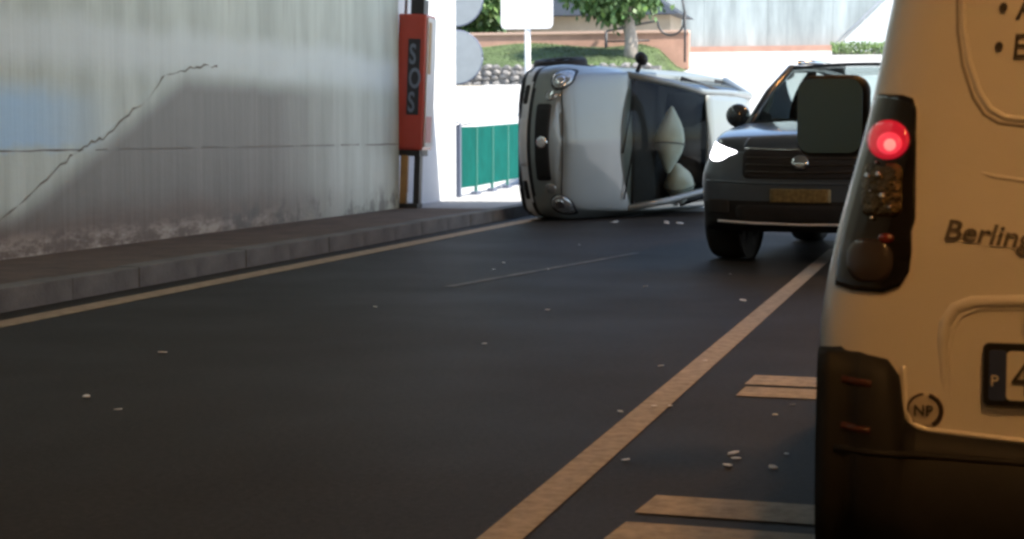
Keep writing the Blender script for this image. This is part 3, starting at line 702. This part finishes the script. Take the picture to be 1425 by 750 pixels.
split(V, Fc, [("cabin_floor", lambda c: -2.05 < c.x < .75 and c.z > 1.19 and abs(c.y) < .84, interior),
    ("underbody", lambda c: c.z < .29, under),
    ("bumper", lambda c: c.x > 1.5 and c.z < .56, blackpl),
    ("hood", lambda c: c.x > .93 and c.z > 1.02 and abs(c.y) < .80, blackpaint),
    ("body", lambda c: True, blackpaint)], suv)
decal(sk, "grille", [(a, .86+b) for a, b in rrect(1.02,.24,.05)], (0,.86), 1, .006, .05, interior, suv, rings=7)
for zc in (.80,.86,.92): bead(sk, "grille_bar", [(-.48,zc),(-.2,zc-.005),(.2,zc-.005),(.48,zc)], 1, .007, darkchrome, suv, off=.012)
bead(sk, "chrome_strip", [(-.5,.995),(-.2,.985),(.2,.985),(.5,.995)], 1, .012, chrome, suv, off=.008)
decal(sk, "emblem", [(a, .88+b) for a, b in ell(.07,.06)], (0,.88), 1, .03, .03, chrome, suv, rings=3)
decal(sk, "number_plate", [(a, .60+b) for a, b in rrect(.52,.115,.012)], (0,.60), 1, .015, .03, yellowpl, suv)
decal(sk, "lower_intake", [(a, .45+b) for a, b in rrect(1.15,.13,.05)], (0,.45), 1, .006, .05, interior, suv, rings=7)
bead(sk, "skid_trim", [(-.74,.375),(-.4,.36),(0,.355),(.4,.36),(.74,.375)], 1, .012, greypl, suv, off=.006)
for s in (1,-1):
    # s=-1 is the lamp on the left of the photo
    ol = [(s*.55,.965),(s*.66,1.005),(s*.78,1.045),(s*.86,1.065),(s*.885,1.02),(s*.87,.93),(s*.82,.885),(s*.74,.88),(s*.68,.90),(s*.64,.925)]
    h1 = decal(sk, "headlight", smooth_loop(ol), (s*.78,.965), 1, .004, .06, lampclear, suv, dome=.01)
    decal(sk, "lit_lens", [(s*.78+(a-s*.78)*.93, .965+(b-.965)*.9) for a, b in smooth_loop(ol)], (s*.78,.965), 1, .008, .02, headlit, h1, dome=.012)
    decal(sk, "fog_surround", [(s*.74+a, .50+b) for a, b in rrect(.22,.12,.03)], (s*.74,.50), 1, .006, .04, interior, suv)
bead(sk, "bumper_crease", [(-.86,.72),(-.4,.70),(.4,.70),(.86,.72)], 1, .01, blackpaint, suv, off=.002)
for s in (1,-1): bead(sk, "hood_crease", [(s*.5,1.08),(s*.52,1.0)], 1, .008, blackpaint, suv)
cabin(suv, (.92,.84,1.22), (.16,.66,1.74), (-2.08,.80,1.2), (-1.85,.62,1.73), 0, blackpaint, tintglass, tintglass, bulge=.2)
for s in (1,-1):
    MB().tube([(.05,s*.60,1.80),(-.8,s*.60,1.835),(-1.7,s*.57,1.80)], .022, 8).build("roof_rail", chrome, suv, smooth=True)
    MB().tube([(-.25,.4*s,1.1),(-.4,.4*s,1.35),(-.46,.4*s,1.5)], [.22,.2,.1], 12).build("seat", mat("grey_seat", (.3,.32,.32), .8) if "grey_seat" not in MATS else MATS["grey_seat"], suv, smooth=True)
    wm_ = MB().lathe([(.02,-.08),(.095,-.06),(.115,0),(.105,.05),(.04,.1)], 20, frame((.62,s*1.04,1.29), (0,1.25,.0), (0,0,1))).build("wing_mirror", blackpaint, suv, smooth=True)
    MB().tube([(.62,s*.86,1.21),(.62,s*.97,1.24)], .035, 8).build("mirror_arm", blackpl, wm_, smooth=True)
    for x_ in (1.45,-1.45):
        decal(sk, "wheel_arch", [(x_+a, .42+b) for a, b in ell(.45,.43)], (x_,.42), s, .003, .02, under, suv, axis='y')
        wheel(suv, frame((x_, s*.845, .385), (-s,0,0), (0,0,1)), .385, .30, 5)
MB().tube([(1.45,-.75,.36),(1.45,.75,.36)], .05, 8).build("axle", under, suv); MB().tube([(-1.45,-.75,.36),(-1.45,.75,.36)], .07, 8).build("axle", under, suv)
MB().box((-.25,-.7,1.15), (.82,.7,1.26)).build("dashboard", interior, suv, bevel=.03)

# --- white van in front of the viewer
VY = R(1.5); fv = Vector((-math.sin(VY), math.cos(VY), 0)); lv = Vector((-fv.y, fv.x, 0))
RX = -2.19
van = thing("van", "white panel van stopped in the right lane with a red tail light lit", "van", (.585 - fv.x*RX*1.0, 3.97 - fv.y*RX, 0), None, math.pi/2 + VY)
def vsec(x, inset, zb=.16, lean=.09, ztop=1.86, nose=None):
    pr = [(0,zb),(.6,zb),(.80,zb+.02),(.885,zb+.12),(.905,.45),(.905,.66),(.878,.86),(.85,.98),(.80,1.18),(.755,1.42),(.715,1.62),(.66,1.76),(.52,1.83),(0,1.86)]
    out = []
    for y_, z_ in pr:
        z2 = zb + (z_-zb)*(ztop-zb)/(1.86-zb) if ztop != 1.86 else z_
        yy = max(0, y_ - (inset if y_ > .5 else inset*y_/.5))
        out.append((x + lean*max(0, z2-.85), yy, z2))
    return out
rings = [vsec(RX,.115), vsec(RX+.022,.065), vsec(RX+.065,.025), vsec(RX+.14,.004), vsec(RX+.4,0,lean=.05), vsec(-1,0,lean=0), vsec(.3,0,lean=0),
         vsec(.75,0,lean=-.35), vsec(1.2,.02,lean=-.6,ztop=1.2), vsec(1.75,.04,lean=0,ztop=1.03), vsec(2.0,.10,lean=0,ztop=.93), vsec(2.15,.22,zb=.25,lean=0,ztop=.82)]
V, Fc = hull(rings, 54, 70, .05, .035); sk = Skin(V, Fc)
split(V, Fc, [("underbody", lambda c: c.z < .19, under), ("body", lambda c: True, vanwhite)], van)
# local y of the van is to its left; the left edge of the photo's van is +y.
PX = lambda px, py: ( -((px-1348)/2500*4.0*1.02 + 0.0) + .585, 1.12 - (py-186)/2500*3.98)   # rear face sketch scale: measured on the photograph
def pts(*a): return [PX(*q) for q in a]
lo = pts((1221,134),(1228,131),(1262,133),(1275,138),(1280,150),(1281,300),(1276,318),(1277,345),(1274,372),(1262,392),(1240,401),(1200,400),(1176,395),(1178,360),(1188,291),(1200,224),(1212,168))
lampo = decal(sk, "tail_light", lo, PX(1230,265), -1, .007, .05, smoke, van, rings=18, dens=.012)
c = PX(1243,194)
rl = decal(sk, "red_lens", [(c[0]+a, c[1]+b) for a, b in ell(.046,.043)], c, -1, .012, .02, redlit, lampo, dome=.006)
c3 = PX(1245,199); decal(sk, "reflector_bowl", [(c3[0]+a, c3[1]+b) for a, b in ell(.027,.024)], c3, -1, .0175, .01, mat('red_mid', (.6,.03,.03), .3, emit=(1,.05,.08), estr=.33), lampo, dome=.003, rings=3)
c2 = PX(1246,201); decal(sk, "bulb", [(c2[0]+a, c2[1]+b) for a, b in ell(.013,.013)], c2, -1, .021, .01, redcore, lampo, dome=.006, rings=3)
c = PX(1236,262); decal(sk, "clear_lens", [(c[0]+a, c[1]+b) for a, b in rrect(.088,.115,.02)], c, -1, .010, .02, facet, lampo, dome=.003)
rr = random.Random(4)
for px, py, r_ in ((1216,243,.0055),(1231,241,.006),(1237,270,.007),(1221,264,.003),(1224,300,.004),(1247,285,.004),(1228,225,.003)):
    c = PX(px, py); decal(sk, "facet", [(c[0]+a, c[1]+b) for a, b in ell(r_, r_*1.2, 10)], c, -1, .0145, .01, chrome, lampo, rings=2, dome=.004)
c = PX(1243,327); decal(sk, "reflex_lens", [(c[0]+a, c[1]+b) for a, b in ell(.017,.011)], c, -1, .012, .01, redlens, lampo, rings=3, dome=.004)
c = PX(1222,358); decal(sk, "lower_lens", [(c[0]+a, c[1]+b) for a, b in rrect(.10,.095,.04)], c, -1, .010, .02, mat("grey_lens", (.045,.035,.035), .3, var=.2, coat=.5), lampo, dome=.006)
# bumper: corner piece and cross piece, black plastic
bo = pts((1132,490),(1160,481),(1215,482),(1250,490),(1264,510),(1268,545),(1272,570),(1290,585),(1350,592),(1425,600),(1500,604),(1600,606),(1700,608))
mid = PX(1348+.585*2500/4.08, 600)
bl = [q for q in bo if q[0] > 0] ; left = [(y_, z_) for y_, z_ in bl]; right = [(-y_, z_) for y_, z_ in reversed(bl)]
# bumper built as a loft strip over the skin
N = 60; bv, bf = [], []
def top(y_):
    a = abs(y_); xs = [q[0] for q in reversed(bl)]; zs = [q[1] for q in reversed(bl)]
    if a <= xs[0]: return zs[0]
    for (x0, z0), (x1, z1) in zip(zip(xs, zs), zip(xs[1:], zs[1:])):
        if a <= x1: return z0 + (z1-z0)*(a-x0)/max(1e-6, (x1-x0))
    return zs[-1]
ys_ = sorted(set([-.89 + 1.78*i/N for i in range(N+1)] + [s*q[0] for q in bl for s in (1,-1) if q[0] < .89]))
prof = [(0,-.03),(.012,.012),(.05,.03),(.12,.045),(.2,.06),(.3,.06),(.40,.045),(.5,.0)]
def rearx(a, z_):
    for q in range(12):
        h = sk.hit(a*(1-.012*q), z_, -1)
        if h is not None: return h + .012*q*3.2*(q > 0)*.6
    return RX + .2
for y_ in ys_:
    tz = top(y_)
    for dz, px_ in prof:
        z_ = max(.13, tz - dz*(tz-.13)/.5)
        ew = max(0, abs(y_)-.80)/.1
        bv.append((rearx(y_*(.9 if abs(y_) > .86 else 1), z_) - px_*(1-.55*min(1, ew)), y_*1.008, z_))
m_ = len(prof)
for i in range(len(ys_)-1):
    for j in range(m_-1): bf.append((i*m_+j, i*m_+j+1, (i+1)*m_+j+1, (i+1)*m_+j))
bumper = obj("bumper", bv, bf, blackpl, van, smooth=True, solid=.012)
bsk = Skin([Vector(q) for q in bv], bf)
for py in (522, 584):
    bead(bsk, "reflector", [PX(1188, py-2), PX(1228, py+2)], -1, .0085, mat("reflector_red", (.07,.022,.014), .3, coat=.5) if "reflector_red" not in MATS else MATS["reflector_red"], bumper, off=.003)
c = PX(1268,632); decal(bsk, "parking_sensor", [(c[0]+a, c[1]+b) for a, b in ell(.011,.011,14)], c, -1, .004, .01, rubber, bumper, rings=2)
bead(bsk, "bumper_step", [PX(1180,612),PX(1300,618),PX(1425,622),PX(1600,624)], -1, .008, blackpl, bumper, off=.004)
# tailgate details
bead(sk, "tailgate_seam", [PX(1281,135),PX(1285,300),PX(1283,380),PX(1268,420),PX(1266,480),PX(1270,540),PX(1276,572),PX(1295,588)], -1, .0035, mat("seam_dark", (.12,.1,.08), .6), van) if False else None
bead(sk, "tailgate_edge", [PX(1268,500),PX(1271,560),PX(1280,579),PX(1300,586),PX(1425,596),PX(1600,602)], -1, .006, vanwhite, van, off=.001)
win = [PX(1336,-120), PX(1332,-40), PX(1330,10),PX(1331,50),PX(1338,95),PX(1352,138),PX(1366,160),PX(1385,172),PX(1425,177),PX(1600,180),PX(1800,180)]
bead(sk, "panel_recess", win, -1, .0045, mat("recess_shadow", (.3,.28,.25), .5), van, off=-.002)
bead(sk, "panel_ridge", [(y_-.012, z_+.012) for y_, z_ in win], -1, .008, vanwhite, van, off=-.003)
plr = [PX(1330,575), PX(1322,530),PX(1319,470),PX(1322,440),PX(1334,420),PX(1356,411),PX(1425,408),PX(1600,408),PX(1740,412)]
bead(sk, "plate_recess_edge", plr, -1, .016, vanwhite, van, off=-.006, taper=True)
bead(sk, "plate_recess_edge", [(y_-.014, z_-.014) for y_, z_ in plr[:8]], -1, .006, vanwhite, van, off=-.002, taper=True)
bead(sk, "crease", [PX(1345,232),PX(1380,243),PX(1425,250),PX(1600,252)], -1, .006, vanwhite, van, off=-.003, taper=True)
decal(sk, "door_handle", [(PX(1520,432)[0]+a, PX(1520,432)[1]+b) for a, b in rrect(.32,.045,.015)], PX(1520,432), -1, .02, .03, blackpl, van)
pc = PX(1366+.26*640, 507)
pl = decal(sk, "number_plate", [(pc[0]+a, pc[1]+b) for a, b in rrect(.53,.135,.014)], pc, -1, .016, .03, blackpl, van, smooth=False)
px_ = min(q for q in (sk.hit(pc[0]+s, pc[1], -1) for s in (-.2,0,.2)))
pf = decal(sk, "plate_face", [(pc[0]-.018+a, pc[1]+b) for a, b in rrect(.47,.105,.01)], (pc[0]-.018,pc[1]), -1, .0185, .004, platewhite, pl, smooth=False)
eb = pc[0]+.241
decal(sk, "country_band", [(eb-.006+a, pc[1]+b) for a, b in rrect(.036,.107,.006)], (eb-.006,pc[1]), -1, .0205, .004, eublue, pl, smooth=False)
def rear_text(s, size, px, py, m, parent, name, off=.003, shear=0, bold=0, sx=1, tilt=0):
    c = PX(px, py); h = sk.hit(c[0]-.05, c[1], -1); h0 = sk.hit(c[0], c[1], -1)
    xa = Vector((h-h0, -.05, -.05*tilt)); hz = sk.hit(c[0], c[1]+.05, -1); ya = Vector((hz-h0, 0, .05))
    return text(s, size, m, parent, frame((h0-off, c[0], c[1]), xa, ya) @ Matrix.Diagonal((sx,1,1,1)), .0012, name, shear, bold)
rear_text("P", .034, 1379, 521, platewhite, pl, "country_letter", .0245)
rear_text("4", .112, 1405, 533, lettering, pl, "plate_digit", .0225, sx=.8)
rear_text("Berlingo", .062, 1316, 327, darkchrome, van, "model_lettering", .004, .15, .0012, 1.05, .1)
rear_text("\u2022 A", .075, 1380, 34, lettering, van, "list_lettering", .004, .1, .001, .82)
rear_text("\u2022 E", .075, 1375, 86, lettering, van, "list_lettering", .004, .1, .001, .82)
# round sticker
c = PX(1297,560)
stk = decal(sk, "sticker", [(c[0]+a, c[1]+b) for a, b in ell(.041,.041)], c, -1, .0025, .004, mat("sticker_base", (.5,.46,.4), .5), van, rings=3)
def arc(r, a0, a1): return [(c[0]-r*math.cos(R(a)), c[1]+r*math.sin(R(a))) for a in range(a0, a1+1, 8)]
bead(sk, "sticker_ring", arc(.035,-60,76), -1, .0055, stickerred, stk, off=.0015, sub=2)
bead(sk, "sticker_ring", arc(.036,95,262), -1, .003, stickerred, stk, off=.0015, sub=2)
rear_text("NP", .034, 1282, 567, lettering, stk, "sticker_letters", .006, 0, .0006, .95)
# mirrors, windows, wheels
for s in (1,-1):
    wmr = bpy.data.objects.new("wing_mirror", None); COL.objects.link(wmr); wmr.parent = van; wmr.location = (.60, s*1.0, 1.185); wmr.rotation_euler = (0,0,-s*.16)
    bm = MB(); o_ = rrect(.265,.30,.06); Mh = frame((0,0,0), (0,1,0), (0,0,1))
    lv_ = [(.78,-.06),(.94,-.045),(1,-.01),(.99,.03),(.9,.09),(.66,.14),(.3,.16)]
    for sc_, xx in lv_:
        bm.v += [Vector((xx, a*sc_, b*sc_)) for a, b in o_]
    n = len(o_)
    for k in range(len(lv_)-1): bm.f += [(k*n+i, k*n+(i+1) % n, (k+1)*n+(i+1) % n, (k+1)*n+i) for i in range(n)]
    bm.f += [tuple(range(n)), tuple((len(lv_)-1)*n+i for i in range(n))]
    bm.build("housing", blackpl, wmr, smooth=True)
    MB().prism(rrect(.238,.27,.05), frame((-.0645,0,0), (0,-1,0), (0,0,1)), .003).build("mirror_glass", MATS.get("door_mirror") or mat("door_mirror", (.28,.52,.9), .15, 1), wmr)
    MB().tube([(.62,s*.76,1.04),(.63,s*.9,1.08)], .05, 10).build("mirror_arm", blackpl, van, smooth=True)
    decal(sk, "side_window", [(.48+a, 1.32+b) for a, b in rrect(.72,.36,.06)], (.48,1.32), s, .004, .02, darkglass, van, axis='y')
    decal(sk, "side_strip", [(-.6+a, .52+b) for a, b in rrect(2.2,.1,.03)], (-.6,.52), s, .01, .03, blackpl, van, axis='y')
    for x_ in (1.42,-1.25):
        decal(sk, "wheel_arch", [(x_+a, .36+b) for a, b in ell(.39,.38)], (x_,.36), s, .004, .02, under, van, axis='y')
        wheel(van, frame((x_, s*.80, .32), (-s,0,0), (0,0,1)), .32, .22, 7)
decal(sk, "windscreen", [(a, 1.42+b) for a, b in rrect(1.25,.42,.1)], (0,1.42), 1, .004, .02, darkglass, van)
MB().tube([(RX+.07,.878,.86),(RX+.09,.85,.99)], .004, 6).build("corner_seam", lettering, van) if False else None

# ------------------------------------------------------------------ white fragments on the road
rd = random.Random(11)
def frag(x, y, s, label, grp):
    n = rd.randint(5, 7); ol = [(s*rd.uniform(.6,1.1)*math.cos(2*math.pi*i/n), s*.75*rd.uniform(.6,1.1)*math.sin(2*math.pi*i/n)) for i in range(n)]
    o = MB().prism(ol, Matrix.Identity(4), s*.13).build("debris_fragment", debrism); o.location = (x, y, .006); o.rotation_euler = (rd.uniform(-.12,.12), rd.uniform(-.12,.12), rd.uniform(0,6.28))
    tag(o, label, "debris", grp)
G1 = "white plastic fragments scattered on the road"
for x, y, s, lb in [(-.78,6.22,.026,"pale plastic fragment, upper of the touching pair beside the striped marking"),(-.755,6.12,.02,"small pale fragment touching the right end of a bigger one between the stripes"),(-.77,5.98,.028,"bright white fragment just below the touching pair between the stripes"),(-.62,5.98,.026,"flat white fragment alone between the van and the bright white fragment"),
        (-.6,6.25,.014,"tiny pale chip close to the van bumper between the stripes"),(-.73,7.12,.016,"small chip nearer the upper stripes, lower of a pair"),(-.685,7.4,.016,"small chip nearer the upper stripes, higher of a pair"),
        (-1.12,6.0,.018,"white fragment just right of the centre line"),(-1.235,7.22,.02,"white fragment lying on the centre line, left of two"),(-1.17,7.25,.02,"white fragment lying on the centre line, right of two"),(-1.34,7.05,.018,"pale fragment touching the left edge of the centre line"),
        (-1.42,8.5,.018,"small fragment left of the centre line past the middle of the lane"),(-1.24,8.75,.014,"tiny chip on the centre line beyond the pair"),(-.55,9.3,.02,"pale chip near the van beyond the upper stripes"),
        (-1.45,12.0,.035,"largest pale fragment far ahead, left of the centre line"),(-3.98,8.4,.03,"lone pale fragment in the left lane below the edge line"),(-3.62,6.9,.03,"dull fragment in the dark left lane, left of two"),(-3.32,6.6,.022,"dull fragment in the dark left lane, right of two")]:
    frag(x, y, s, lb, G1)
for k in range(9): frag(rd.uniform(-4.4,-1.6), rd.uniform(9,19), rd.uniform(.014,.026), "tiny pale chip on the asphalt of the left lane", "tiny chips on the left lane")
for k in range(7): frag(-4.1+rd.uniform(-.5,1.0), 22.6+rd.uniform(-.5,.3), rd.uniform(.03,.06), "broken piece lying by the roof of the crashed car", "broken pieces beside the crashed car")
